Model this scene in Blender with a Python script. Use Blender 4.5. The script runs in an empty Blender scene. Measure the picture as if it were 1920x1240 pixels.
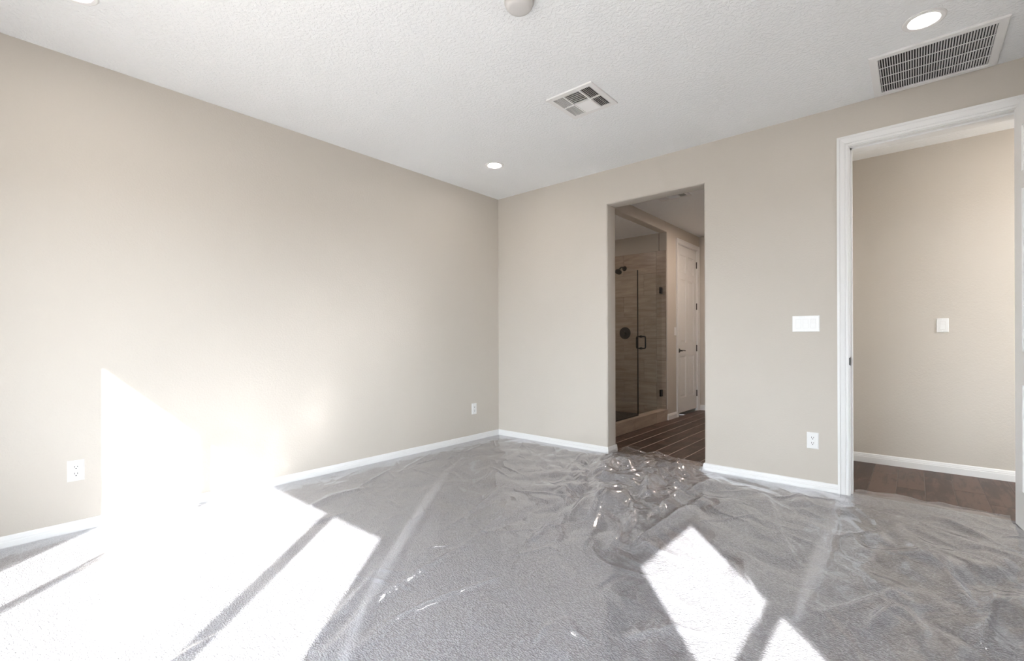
import bpy, bmesh, math, random
import numpy as np
from mathutils import Vector, Matrix

# ------------------------------------------------------------------ camera
scene = bpy.context.scene
COL = scene.collection
F_PX, HORIZON, YAW, ROLL = 874.877, 639.261, 0.711070, -0.003395
CAM = Vector((3.64699, -3.99479, 1.10741))
cam_data = bpy.data.cameras.new('camera')
cam_data.sensor_fit = 'HORIZONTAL'
cam_data.sensor_width = 36.0
cam_data.lens = F_PX * 36.0 / 1920.0
cam_data.shift_y = (HORIZON - 620.0) / 1920.0
cam_data.clip_start = 0.02
cam = bpy.data.objects.new('camera', cam_data)
_r = Vector((math.cos(YAW), math.sin(YAW), 0)); _f = Vector((-math.sin(YAW), math.cos(YAW), 0)); _u = Vector((0, 0, 1))
_r3 = _r * math.cos(ROLL) + _u * math.sin(ROLL); _u3 = -_r * math.sin(ROLL) + _u * math.cos(ROLL)
_m = Matrix((_r3, _u3, -_f)).transposed().to_4x4()
_m.translation = CAM
cam.matrix_world = _m
COL.objects.link(cam)
scene.camera = cam

# ------------------------------------------------------------------ sky, sun, exposure
world = bpy.data.worlds.new('sky')
scene.world = world
world.use_nodes = True
bg = world.node_tree.nodes['Background']
bg.inputs['Color'].default_value = (0.88, 0.94, 1.0, 1)
bg.inputs['Strength'].default_value = 16.5

SUN_DIR = Vector((-0.875, 1.0, -0.975)).normalized()
sun_data = bpy.data.lights.new('sun', 'SUN')
sun_data.energy = 35.0
sun_data.angle = math.radians(0.55)
sun_data.color = (1.0, 0.985, 0.965)
sun = bpy.data.objects.new('sun', sun_data)
sun.rotation_euler = SUN_DIR.to_track_quat('-Z', 'Y').to_euler()
sun.location = (12, -14, 12)
COL.objects.link(sun)

vs = scene.view_settings
vs.view_transform = 'Standard'
vs.look = 'None'
vs.gamma = 1.0
vs.use_curve_mapping = False
vs.exposure = -0.07
scene.cycles.max_bounces = 8
scene.cycles.diffuse_bounces = 5
scene.cycles.glossy_bounces = 2
scene.cycles.adaptive_threshold = 0.04
scene.cycles.transparent_max_bounces = 8
scene.cycles.blur_glossy = 0.19
scene.cycles.sample_clamp_indirect = 80.0

# ------------------------------------------------------------------ dimensions (metres)
H = 2.743            # ceiling
W = 4.40             # bedroom width (x)
L = 4.50             # bedroom depth (-y)
T = 0.17             # wall between bedroom and the rooms behind it
CARPET = 0.022       # carpet pile height above the tile floor

# ------------------------------------------------------------------ materials
def mat(name, color, rough=0.6, spec=0.5, metallic=0.0):
    m = bpy.data.materials.new(name); m.use_nodes = True
    b = m.node_tree.nodes['Principled BSDF']
    b.inputs['Base Color'].default_value = (*color, 1)
    b.inputs['Roughness'].default_value = rough
    b.inputs['Specular IOR Level'].default_value = spec
    b.inputs['Metallic'].default_value = metallic
    return m

def nd(m, kind, **kw):
    n = m.node_tree.nodes.new(kind)
    for k, v in kw.items():
        if k in n.inputs: n.inputs[k].default_value = v
        else: setattr(n, k, v)
    return n

def lk(m, a, b): m.node_tree.links.new(a, b)

def ramp(m, fac, stops):
    r = nd(m, 'ShaderNodeValToRGB')
    e = r.color_ramp.elements
    while len(e) < len(stops): e.new(0.5)
    for el, (p, c) in zip(e, stops):
        el.position = p; el.color = (*c, 1)
    lk(m, fac, r.inputs['Fac'])
    return r.outputs['Color']

def world_pos(m):
    return nd(m, 'ShaderNodeNewGeometry').outputs['Position']

def textured_paint(name, color, scale, dist, rough=0.75, knock=False):
    """painted drywall with an orange-peel or knock-down relief"""
    m = mat(name, color, rough, 0.3)
    b = m.node_tree.nodes['Principled BSDF']
    pos = world_pos(m)
    n1 = nd(m, 'ShaderNodeTexNoise', Scale=scale, Detail=3.0, Roughness=0.55)
    lk(m, pos, n1.inputs['Vector'])
    h = n1.outputs['Fac']
    if knock:
        r = nd(m, 'ShaderNodeMapRange', interpolation_type='SMOOTHSTEP')
        r.inputs['From Min'].default_value = 0.42; r.inputs['From Max'].default_value = 0.60
        lk(m, h, r.inputs['Value']); h = r.outputs['Result']
    bp = nd(m, 'ShaderNodeBump', Strength=1.0, Distance=dist)
    lk(m, h, bp.inputs['Height']); lk(m, bp.outputs['Normal'], b.inputs['Normal'])
    return m

M = {}
M['wall'] = textured_paint('tan_wall_paint', (0.555, 0.513, 0.462), 75, 0.0012)
M['ceiling'] = textured_paint('white_textured_ceiling', (0.855, 0.865, 0.875), 55, 0.0014, 0.85, True)
M['white'] = mat('white_trim_paint', (0.76, 0.758, 0.755), 0.35, 0.45)
M['plastic_white'] = mat('white_switch_plastic', (0.76, 0.757, 0.75), 0.3, 0.5)
M['detector'] = mat('detector_plastic', (0.62, 0.60, 0.585), 0.45, 0.4)
M['vent'] = mat('vent_enamel', (0.80, 0.79, 0.785), 0.4, 0.4)
M['duct'] = mat('dark_duct', (0.035, 0.034, 0.034), 0.8, 0.2)
M['black'] = mat('matte_black_metal', (0.010, 0.010, 0.011), 0.38, 0.5)
M['slot'] = mat('dark_socket_slot', (0.03, 0.03, 0.03), 0.6)
M['vinyl'] = mat('white_window_vinyl', (0.80, 0.80, 0.80), 0.4)
M['grout'] = mat('pale_grout', (0.62, 0.53, 0.46), 0.85, 0.2)
M['grout_hall'] = mat('brown_grout', (0.15, 0.13, 0.12), 0.85, 0.2)
M['tilegrout'] = mat('shower_grout', (0.19, 0.155, 0.125), 0.85, 0.2)
M['subfloor'] = mat('dark_threshold', (0.05, 0.04, 0.035), 0.8)

def m_lamp(name, color, strength):
    m = bpy.data.materials.new(name); m.use_nodes = True
    nt = m.node_tree; nt.nodes.clear()
    e = nt.nodes.new('ShaderNodeEmission'); o = nt.nodes.new('ShaderNodeOutputMaterial')
    e.inputs['Color'].default_value = (*color, 1); e.inputs['Strength'].default_value = strength
    nt.links.new(e.outputs[0], o.inputs[0])
    return m
M['lens'] = m_lamp('lit_lamp_lens', (1.0, 0.95, 0.90), 85.0)
M['fill_lens_bath'] = m_lamp('bathroom_fill_lens', (1.0, 0.82, 0.69), 560.0)
M['fill_lens_hall'] = m_lamp('hall_fill_lens', (1.0, 0.97, 0.93), 760.0)
M['lens_shower'] = m_lamp('lit_shower_lens', (1.0, 0.85, 0.74), 120.0)

def m_carpet():
    m = mat('grey_loop_carpet', (0.3, 0.29, 0.29), 0.95, 0.1)
    b = m.node_tree.nodes['Principled BSDF']
    pos = world_pos(m)
    mp = nd(m, 'ShaderNodeMapping'); lk(m, pos, mp.inputs['Vector'])
    mp.inputs['Rotation'].default_value = (0, 0, 0.35); mp.inputs['Scale'].default_value = (1.0, 1.9, 1.0)
    v = nd(m, 'ShaderNodeTexVoronoi', Scale=88.0); lk(m, mp.outputs[0], v.inputs['Vector'])
    n = nd(m, 'ShaderNodeTexNoise', Scale=190.0, Detail=3.0); lk(m, pos, n.inputs['Vector'])
    mx = nd(m, 'ShaderNodeMath', operation='MULTIPLY_ADD'); lk(m, v.outputs['Distance'], mx.inputs[0])
    mx.inputs[1].default_value = -0.9; lk(m, n.outputs['Fac'], mx.inputs[2])
    c = ramp(m, mx.outputs[0], [(0.0, (0.25, 0.245, 0.258)), (0.42, (0.50, 0.49, 0.51))])
    lk(m, c, b.inputs['Base Color'])
    bp = nd(m, 'ShaderNodeBump', Strength=1.0, Distance=0.006)
    lk(m, mx.outputs[0], bp.inputs['Height']); lk(m, bp.outputs['Normal'], b.inputs['Normal'])
    return m
M['carpet'] = m_carpet()

def m_plank():
    m = mat('wood_look_plank_tile', (0.1, 0.06, 0.04), 0.42, 0.45)
    b = m.node_tree.nodes['Principled BSDF']
    info = nd(m, 'ShaderNodeObjectInfo')
    pos = world_pos(m)
    off = nd(m, 'ShaderNodeVectorMath', operation='SCALE'); lk(m, info.outputs['Location'], off.inputs[0]); off.inputs['Scale'].default_value = 7.3
    add = nd(m, 'ShaderNodeVectorMath', operation='ADD'); lk(m, pos, add.inputs[0]); lk(m, off.outputs[0], add.inputs[1])
    mp = nd(m, 'ShaderNodeMapping'); lk(m, add.outputs[0], mp.inputs['Vector'])
    mp.inputs['Scale'].default_value = (16, 2.2, 1)
    n = nd(m, 'ShaderNodeTexNoise', Scale=1.6, Detail=7.0, Roughness=0.62, Distortion=0.6); lk(m, mp.outputs[0], n.inputs['Vector'])
    big = nd(m, 'ShaderNodeTexNoise', Scale=3.5, Detail=2.0); lk(m, add.outputs[0], big.inputs['Vector'])
    a = nd(m, 'ShaderNodeMath', operation='MULTIPLY_ADD'); lk(m, info.outputs['Random'], a.inputs[0]); a.inputs[1].default_value = 0.30; lk(m, n.outputs['Fac'], a.inputs[2])
    a2 = nd(m, 'ShaderNodeMath', operation='MULTIPLY_ADD'); lk(m, big.outputs['Fac'], a2.inputs[0]); a2.inputs[1].default_value = 0.5; lk(m, a.outputs[0], a2.inputs[2])
    c = ramp(m, a2.outputs[0], [(0.42, (0.016, 0.0080, 0.0057)), (0.85, (0.054, 0.0285, 0.0205)), (1.0, (0.100, 0.059, 0.044))])
    lk(m, c, b.inputs['Base Color'])
    bp = nd(m, 'ShaderNodeBump', Strength=0.35, Distance=0.001)
    lk(m, n.outputs['Fac'], bp.inputs['Height']); lk(m, bp.outputs['Normal'], b.inputs['Normal'])
    return m
M['plank'] = m_plank()

def m_tile():
    m = mat('taupe_shower_tile', (0.3, 0.24, 0.2), 0.3, 0.5)
    b = m.node_tree.nodes['Principled BSDF']
    info = nd(m, 'ShaderNodeObjectInfo'); pos = world_pos(m)
    off = nd(m, 'ShaderNodeVectorMath', operation='SCALE'); lk(m, info.outputs['Location'], off.inputs[0]); off.inputs['Scale'].default_value = 5.1
    add = nd(m, 'ShaderNodeVectorMath', operation='ADD'); lk(m, pos, add.inputs[0]); lk(m, off.outputs[0], add.inputs[1])
    mp = nd(m, 'ShaderNodeMapping'); lk(m, add.outputs[0], mp.inputs['Vector']); mp.inputs['Scale'].default_value = (1.3, 1.3, 10)
    n = nd(m, 'ShaderNodeTexNoise', Scale=2.2, Detail=6.0, Roughness=0.6, Distortion=0.4); lk(m, mp.outputs[0], n.inputs['Vector'])
    a = nd(m, 'ShaderNodeMath', operation='MULTIPLY_ADD'); lk(m, info.outputs['Random'], a.inputs[0]); a.inputs[1].default_value = 0.16; lk(m, n.outputs['Fac'], a.inputs[2])
    c = ramp(m, a.outputs[0], [(0.35, (0.29, 0.225, 0.175)), (0.78, (0.47, 0.385, 0.315))])
    lk(m, c, b.inputs['Base Color'])
    return m
M['tile'] = m_tile()

def m_mosaic():
    m = mat('dark_shower_mosaic', (0.03, 0.03, 0.03), 0.45)
    b = m.node_tree.nodes['Principled BSDF']
    v = nd(m, 'ShaderNodeTexVoronoi', Scale=22.0, feature='DISTANCE_TO_EDGE'); lk(m, world_pos(m), v.inputs['Vector'])
    c = ramp(m, v.outputs['Distance'], [(0.04, (0.10, 0.095, 0.09)), (0.12, (0.018, 0.018, 0.019))])
    lk(m, c, b.inputs['Base Color'])
    return m
M['mosaic'] = m_mosaic()

def schlick(nt, f0, boost, normal=None, power=5.0):
    """fresnel that is the same from both sides of a thin sheet"""
    lw = nt.nodes.new('ShaderNodeLayerWeight'); lw.inputs['Blend'].default_value = 0.5
    if normal is not None: nt.links.new(normal, lw.inputs['Normal'])
    p = nt.nodes.new('ShaderNodeMath'); p.operation = 'POWER'; p.inputs[1].default_value = power
    nt.links.new(lw.outputs['Facing'], p.inputs[0])
    q = nt.nodes.new('ShaderNodeMath'); q.operation = 'MULTIPLY_ADD'; q.use_clamp = True
    q.inputs[1].default_value = (1-f0)*boost; q.inputs[2].default_value = f0*boost
    nt.links.new(p.outputs[0], q.inputs[0])
    return q.outputs[0]

def m_glass(name, tint, boost=1.0):
    """thin pane: straight-through transmission plus fresnel reflection"""
    m = bpy.data.materials.new(name); m.use_nodes = True
    nt = m.node_tree; nt.nodes.clear()
    o = nt.nodes.new('ShaderNodeOutputMaterial'); mx = nt.nodes.new('ShaderNodeMixShader')
    t = nt.nodes.new('ShaderNodeBsdfTransparent'); g = nt.nodes.new('ShaderNodeBsdfGlossy')
    t.inputs['Color'].default_value = (*tint, 1); g.inputs['Roughness'].default_value = 0.0
    nt.links.new(schlick(nt, 0.04, boost), mx.inputs['Fac'])
    nt.links.new(t.outputs[0], mx.inputs[1]); nt.links.new(g.outputs[0], mx.inputs[2]); nt.links.new(mx.outputs[0], o.inputs[0])
    return m
M['glass'] = m_glass('shower_glass', (0.965, 0.978, 0.972), 0.4)
M['pane'] = m_glass('window_glass', (0.95, 0.96, 0.96), 0.8)

def m_film():
    """clear polyethylene sheeting: mostly see-through, fresnel gloss, a slight milky haze that grows where the sheet lies double and is painted on as light lines along creases"""
    m = bpy.data.materials.new('clear_plastic_film'); m.use_nodes = True
    nt = m.node_tree; nt.nodes.clear()
    N = nt.nodes.new; K = nt.links.new
    o = N('ShaderNodeOutputMaterial')
    tr = N('ShaderNodeBsdfTransparent'); tr.inputs['Color'].default_value = (0.975, 0.975, 0.98, 1)
    di = N('ShaderNodeBsdfDiffuse'); di.inputs['Color'].default_value = (0.80, 0.79, 0.83, 1)
    gl = N('ShaderNodeBsdfGlossy'); gl.inputs['Roughness'].default_value = 0.10; gl.inputs['Color'].default_value = (0.98, 0.98, 1, 1)
    gr = N('ShaderNodeBsdfGlossy'); gr.inputs['Roughness'].default_value = 0.30; gr.inputs['Color'].default_value = (0.98, 0.98, 1, 1)
    gm = N('ShaderNodeMixShader'); gm.inputs['Fac'].default_value = 0.25; K(gl.outputs[0], gm.inputs[1]); K(gr.outputs[0], gm.inputs[2])
    at = N('ShaderNodeAttribute'); at.attribute_name = 'layer_glint'
    hz = N('ShaderNodeMath'); hz.operation = 'MULTIPLY_ADD'; hz.inputs[1].default_value = 0.30; hz.inputs[2].default_value = 0.05
    K(at.outputs['Fac'], hz.inputs[0])
    m1 = N('ShaderNodeMixShader'); K(hz.outputs[0], m1.inputs['Fac']); K(tr.outputs[0], m1.inputs[1]); K(di.outputs[0], m1.inputs[2])
    geo = N('ShaderNodeNewGeometry')
    n1 = N('ShaderNodeTexNoise'); n1.inputs['Scale'].default_value = 6; n1.inputs['Detail'].default_value = 4; n1.inputs['Distortion'].default_value = 1.2
    K(geo.outputs['Position'], n1.inputs['Vector'])
    bp = N('ShaderNodeBump'); bp.inputs['Strength'].default_value = 0.15; bp.inputs['Distance'].default_value = 0.004
    K(n1.outputs['Fac'], bp.inputs['Height']); K(bp.outputs['Normal'], gl.inputs['Normal'])
    fac = schlick(nt, 0.085, 1.0, bp.outputs['Normal'], 3.2)
    m2 = N('ShaderNodeMixShader'); K(fac, m2.inputs['Fac']); K(m1.outputs[0], m2.inputs[1]); K(gm.outputs[0], m2.inputs[2])
    K(m2.outputs[0], o.inputs[0])
    return m
M['film'] = m_film()

def m_ground():
    m = mat('pale_desert_gravel', (0.42, 0.37, 0.31), 0.9, 0.1)
    b = m.node_tree.nodes['Principled BSDF']
    n = nd(m, 'ShaderNodeTexNoise', Scale=6.0, Detail=8.0); lk(m, world_pos(m), n.inputs['Vector'])
    c = ramp(m, n.outputs['Fac'], [(0.3, (0.29, 0.26, 0.235)), (0.7, (0.37, 0.34, 0.31))]); lk(m, c, b.inputs['Base Color'])
    return m
M['ground'] = m_ground()

# ------------------------------------------------------------------ mesh helpers
def box(bm, x0, x1, y0, y1, z0, z1):
    v = [bm.verts.new(p) for p in ((x0,y0,z0),(x1,y0,z0),(x1,y1,z0),(x0,y1,z0),(x0,y0,z1),(x1,y0,z1),(x1,y1,z1),(x0,y1,z1))]
    fs = []
    for f in ((0,3,2,1),(4,5,6,7),(0,1,5,4),(1,2,6,5),(2,3,7,6),(3,0,4,7)):
        fs.append(bm.faces.new([v[i] for i in f]))
    return v, fs

def bevel_all(bm, w, seg=2):
    bmesh.ops.bevel(bm, geom=bm.edges[:], offset=w, segments=seg, profile=0.5, affect='EDGES')

def lathe(bm, prof, n=40, axis='Z', origin=(0, 0, 0)):
    """prof: list of (radius, height); closed at radius 0"""
    rings = []
    o = Vector(origin)
    def place(r, h, a):
        c, s = r * math.cos(a), r * math.sin(a)
        p = {'Z': (c, s, h), 'Y': (c, h, s), 'X': (h, c, s)}[axis]
        return o + Vector(p)
    for r, h in prof:
        if r < 1e-6: rings.append([bm.verts.new(place(0, h, 0))])
        else: rings.append([bm.verts.new(place(r, h, 2*math.pi*i/n)) for i in range(n)])
    for a, b in zip(rings, rings[1:]):
        for i in range(n):
            j = (i+1) % n
            vs_ = [a[i % len(a)], a[j % len(a)], b[j % len(b)], b[i % len(b)]]
            u = []
            for q in vs_:
                if q not in u: u.append(q)
            if len(u) > 2: bm.faces.new(u)

def tube(bm, pts, r, n=12):
    pts = [Vector(p) for p in pts]
    rings = []
    up = None
    for i, p in enumerate(pts):
        d = (pts[min(i+1, len(pts)-1)] - pts[max(i-1, 0)]).normalized()
        if up is None: up = d.orthogonal().normalized()
        up = (up - d * up.dot(d)).normalized()
        s = d.cross(up)
        rings.append([bm.verts.new(p + r*(math.cos(2*math.pi*k/n)*up + math.sin(2*math.pi*k/n)*s)) for k in range(n)])
    for a, b in zip(rings, rings[1:]):
        for k in range(n):
            bm.faces.new((a[k], a[(k+1) % n], b[(k+1) % n], b[k]))
    bm.faces.new(rings[0][::-1]); bm.faces.new(rings[-1])

def finish(bm, name, material, smooth=False, autosmooth=None):
    bmesh.ops.recalc_face_normals(bm, faces=bm.faces[:])
    me = bpy.data.meshes.new(name); bm.to_mesh(me); bm.free()
    me.materials.append(M[material] if isinstance(material, str) else material)
    if smooth:
        for p in me.polygons: p.use_smooth = True
        if autosmooth: me.set_sharp_from_angle(angle=math.radians(autosmooth))
    return me

def obj(name, data, parent=None, loc=(0, 0, 0), rot=(0, 0, 0)):
    o = bpy.data.objects.new(name, data); COL.objects.link(o)
    o.location = loc; o.rotation_euler = rot
    if parent is not None: o.parent = parent
    return o

def tag(o, label, cat, group=None, kind=None):
    o['label'] = label; o['category'] = cat
    if group: o['group'] = group
    if kind: o['kind'] = kind
    return o

def empty(name, loc=(0, 0, 0), rot=(0, 0, 0)):
    o = bpy.data.objects.new(name, None); COL.objects.link(o)
    o.location = loc; o.rotation_euler = rot; o.empty_display_size = 0.1
    return o

def simple(name, material, *boxes, bevel=0, parent=None, loc=(0, 0, 0)):
    bm = bmesh.new()
    for b in boxes: box(bm, *b)
    if bevel: bevel_all(bm, bevel)
    return obj(name, finish(bm, name, material), parent, loc)

def copy_tree(o, parent=None):
    c = o.copy(); COL.objects.link(c)
    c.parent = parent
    for ch in list(o.children): copy_tree(ch, c)
    return c

def slab_with_holes(us, vs_, holes, t0, t1, axis, round_holes=(), r=0.02):
    """wall slab in the (u, z) plane; axis 'Y': u=x, thickness along y; axis 'X': u=y, thickness along x.
    holes are (u0, u1, z0, z1); corners of holes listed in round_holes get a bullnose."""
    def P(u, z, t): return (u, t, z) if axis == 'Y' else (t, u, z)
    bm = bmesh.new(); cache = {}
    def V(u, z, t):
        k = (round(u, 5), round(z, 5), round(t, 5))
        if k not in cache: cache[k] = bm.verts.new(P(u, z, t))
        return cache[k]
    def solid(i, j):
        if i < 0 or j < 0 or i >= len(us)-1 or j >= len(vs_)-1: return False
        uc, zc = (us[i]+us[i+1])/2, (vs_[j]+vs_[j+1])/2
        return not any(h[0] < uc < h[1] and h[2] < zc < h[3] for h in holes)
    for i in range(len(us)-1):
        for j in range(len(vs_)-1):
            if not solid(i, j): continue
            a, b, c, d = us[i], us[i+1], vs_[j], vs_[j+1]
            bm.faces.new((V(a,c,t0), V(b,c,t0), V(b,d,t0), V(a,d,t0)))
            bm.faces.new((V(a,c,t1), V(a,d,t1), V(b,d,t1), V(b,c,t1)))
            if not solid(i-1, j): bm.faces.new((V(a,c,t0), V(a,d,t0), V(a,d,t1), V(a,c,t1)))
            if not solid(i+1, j): bm.faces.new((V(b,c,t0), V(b,c,t1), V(b,d,t1), V(b,d,t0)))
            if not solid(i, j-1): bm.faces.new((V(a,c,t0), V(a,c,t1), V(b,c,t1), V(b,c,t0)))
            if not solid(i, j+1): bm.faces.new((V(a,d,t0), V(b,d,t0), V(b,d,t1), V(a,d,t1)))
    bmesh.ops.recalc_face_normals(bm, faces=bm.faces[:])
    edges = []
    for e in bm.edges:
        p, q = e.verts[0].co, e.verts[1].co
        k = 1 if axis == 'Y' else 0; ku = 1 - k
        if abs(p[k]-q[k]) > 1e-4: continue
        for h in round_holes:
            on_v = all(min(abs(s[ku]-h[0]), abs(s[ku]-h[1])) < 1e-4 and h[2]-1e-4 <= s.z <= h[3]+1e-4 for s in (p, q)) and abs(p[ku]-q[ku]) < 1e-4
            on_h = all(abs(s.z-h[3]) < 1e-4 and h[0]-1e-4 <= s[ku] <= h[1]+1e-4 for s in (p, q))
            if on_v or on_h: edges.append(e); break
    if edges:
        bmesh.ops.bevel(bm, geom=edges, offset=r, segments=5, profile=0.5, affect='EDGES')
    return bm

def extrude_profile(bm, prof, P0, P1):
    """strip between the same profile placed by two functions (w, d) -> point; ends capped"""
    A = [bm.verts.new(P0(*q)) for q in prof]; B = [bm.verts.new(P1(*q)) for q in prof]
    n = len(prof)
    for i in range(n):
        j = (i+1) % n
        bm.faces.new((A[i], A[j], B[j], B[i]))
    bm.faces.new(A[::-1]); bm.faces.new(B)

BASE_PROF = [(0.0, 0.0), (0.0, 0.014), (0.050, 0.014), (0.054, 0.0115), (0.062, 0.0115), (0.066, 0.0095), (0.076, 0.008), (0.083, 0.004), (0.083, 0.0)]
def baseboard(bm, p, q, normal, mp=0, mq=0):
    """p, q: floor points on the wall face; normal: into the room; mp/mq: +1 outside mitre, -1 inside mitre"""
    p, q, n = Vector((*p, 0)), Vector((*q, 0)), Vector((*normal, 0))
    d = (q - p).normalized()
    def at(base, s): return lambda h, dep: base + n*dep + d*(s*dep) + Vector((0, 0, h))
    extrude_profile(bm, BASE_PROF, at(p, -mp), at(q, mq))

CASE_PROF = [(0.0, 0.0), (0.0, 0.010), (0.006, 0.013), (0.014, 0.013), (0.019, 0.009), (0.025, 0.0125), (0.050, 0.016), (0.055, 0.020), (0.070, 0.020), (0.070, 0.0)]

# creases of the plastic sheeting, floor coordinates in metres
STRIPS = [
    [(0.513, -1.051), (0.731, -1.436), (1.289, -2.140), (1.494, -2.395), (1.657, -2.598), (1.883, -2.866), (2.108, -3.098), (2.187, -3.174)],
    [(3.245, -0.163), (3.284, -0.730), (3.302, -1.202), (3.306, -1.478), (3.310, -1.759), (3.309, -1.950)],
]
RIDGES = [
    [(2.858, -0.419), (2.999, -0.753), (3.078, -1.053), (3.202, -1.363), (3.256, -1.429)],
    [(2.888, -0.960), (3.019, -1.518), (3.072, -1.708), (3.157, -1.889), (3.197, -2.023), (3.225, -2.289)],
    [(3.615, -0.733), (3.677, -0.960), (3.756, -1.127), (3.790, -1.299)],
    [(3.466, -0.470), (3.516, -0.773), (3.497, -1.075), (3.460, -1.315)],
    [(1.917, -0.815), (2.136, -1.028), (2.335, -1.315), (2.421, -1.609), (2.475, -1.785)],
    [(1.666, -0.207), (1.797, -0.697), (1.886, -0.959), (1.946, -1.114)],
    [(1.545, -0.947), (1.934, -1.471), (2.144, -1.844), (2.282, -2.106)],
    [(2.115, -2.048), (2.033, -1.820), (2.146, -1.794)],
    [(1.950, -0.955), (2.108, -1.052), (2.340, -1.251), (2.459, -1.322)],
    [(2.396, -1.180), (2.436, -0.888), (2.493, -0.415)],
    [(2.461, -1.288), (2.436, -1.109), (2.442, -0.977)],
    [(2.500, -1.804), (2.530, -1.517), (2.561, -1.123), (2.558, -0.672)],
    [(1.585, -0.614), (1.716, -0.984), (1.747, -1.125)],
    [(1.674, -0.703), (1.767, -1.026), (1.786, -1.093)],
    [(1.812, -0.988), (1.888, -1.163), (1.995, -1.355)],
    [(2.151, -1.350), (2.233, -1.620), (2.306, -1.799)],
    [(2.090, -1.207), (2.107, -1.388), (2.162, -1.519), (2.193, -1.654)],
    [(2.276, -1.477), (2.394, -1.632), (2.438, -1.774), (2.463, -1.876)],
    [(1.927, -0.430), (2.199, -0.824), (2.287, -1.042)],
    [(2.092, -0.391), (2.256, -0.529), (2.459, -0.755)],
    [(1.293, -2.416), (1.539, -2.737), (1.723, -2.975), (1.930, -3.209)],
    [(0.928, -2.445), (0.978, -2.831), (1.018, -3.141), (1.013, -3.427)],
    [(0.604, -2.089), (0.614, -2.384), (0.741, -2.663), (0.817, -2.968)],
    [(1.859, -2.348), (1.788, -2.097), (1.696, -1.735)],
    [(1.534, -1.957), (1.454, -1.704), (1.343, -1.417)],
    [(2.125, -3.227), (1.955, -2.912), (1.891, -2.615), (1.856, -2.268)],
    [(2.184, -3.163), (2.116, -2.921), (2.145, -2.643), (2.230, -2.393)],
    [(2.046, -3.263), (1.925, -3.037), (1.787, -2.832), (1.666, -2.667)],
    [(2.043, -3.297), (1.860, -3.092), (1.695, -2.909), (1.410, -2.512)],
    [(3.658, -0.653), (3.782, -1.136), (3.826, -1.465), (3.856, -1.751)],
    [(3.891, -1.213), (3.856, -1.526), (3.813, -1.739)],
    [(3.366, -0.808), (3.452, -1.037), (3.473, -1.096)],
    [(3.487, -0.884), (3.590, -0.522), (3.754, -0.280)],
    [(3.360, -1.884), (3.463, -1.727), (3.604, -1.457)],
    [(3.622, -1.494), (3.669, -1.686), (3.687, -1.895)],
    [(2.825, -1.754), (2.567, -1.665), (2.546, -1.806)],
    [(2.610, -2.477), (2.690, -2.541), (2.782, -2.562)],
    [(3.758, -0.168), (3.905, -0.351), (4.021, -0.593)],
    [(3.819, -0.764), (3.920, -0.892), (3.991, -1.074)],
    [(3.102, -2.251), (2.961, -2.290), (2.854, -2.462)],
    [(3.508, -1.904), (3.561, -1.691), (3.623, -1.592)],
    [(-0.005, -3.514), (-0.083, -3.300), (-0.076, -3.104), (0.042, -2.937)],
    [(0.758, -3.823), (0.627, -3.655), (0.466, -3.403), (0.205, -3.116)],
]

# ================================================================== the setting
def struct(o, label, cat): return tag(o, label, cat, kind='structure')

# openings
BO = (1.416, 2.322, 0.0, 2.415)            # cased-less opening to the bathroom (x0, x1, z0, z1)
DX0, DX1, DH = 3.310, 4.131, 2.452         # clear opening of the hallway door
HO = (DX0-0.022, DX1+0.022, 0.0, DH+0.022)

# floors
simple('floor', 'carpet', (0, W, -L, 0, -0.10, CARPET), (BO[0], BO[1], 0, 0.10, -0.10, CARPET), (HO[0], HO[1], 0, 0.07, -0.10, CARPET))
struct(bpy.data.objects['floor'], 'grey looped bedroom carpet under clear plastic sheeting', 'floor')

random.seed(5)
def plank_floor(name, x0, x1, y0, y1, xoff, ends, label, grout='grout', gap=0.0034, pitch=0.1612, plen=0.914):
    base = simple(name, grout, (x0, x1, y0, y1, -0.10, -0.0012))
    struct(base, label, 'floor')
    cache = {}
    k0 = int(math.floor((x0 - xoff) / pitch))
    k = k0
    while xoff + k*pitch < x1:
        a, b = xoff + k*pitch + gap, xoff + (k+1)*pitch - gap
        a, b = max(a, x0), min(b, x1)
        e = ends.get(k, random.random()*plen)
        y = e - plen*math.ceil((e - y0)/plen)
        while y < y1:
            c, d = max(y + 0.0026, y0), min(y + plen - 0.0026, y1)
            if b - a > 0.01 and d - c > 0.01:
                key = (round(b-a, 4), round(d-c, 4))
                if key not in cache:
                    bm = bmesh.new(); w, l = (b-a)/2, (d-c)/2
                    vt, fs = box(bm, -w, w, -l, l, -0.008, 0.0)
                    bmesh.ops.bevel(bm, geom=[e_ for e_ in fs[1].edges], offset=0.0008, segments=1, affect='EDGES')
                    cache[key] = finish(bm, 'plank', 'plank')
                obj('plank', cache[key], base, ((a+b)/2, (c+d)/2, random.uniform(-0.0003, 0.0003)))
            y += plen
        k += 1
    return base
plank_floor('floor_bathroom', 1.062, 2.85, 0.10, 3.56, 1.367, {-1: 1.13, -2: 1.76, 0: 0.53, 1: 0.82, 2: 1.40, 3: 0.95, 4: 0.40, 5: 1.25}, 'dark brown wood look plank tile floor of the bathroom')
plank_floor('floor_hallway', 3.10, 5.6, 0.07, 1.285, 3.385, {-1: 0.62, 0: 0.95, 1: 0.55, 2: 1.02, 3: 0.72, 4: 0.45}, 'dark wood look plank tile floor of the hallway beyond the door', 'grout_hall', 0.0024)

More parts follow.
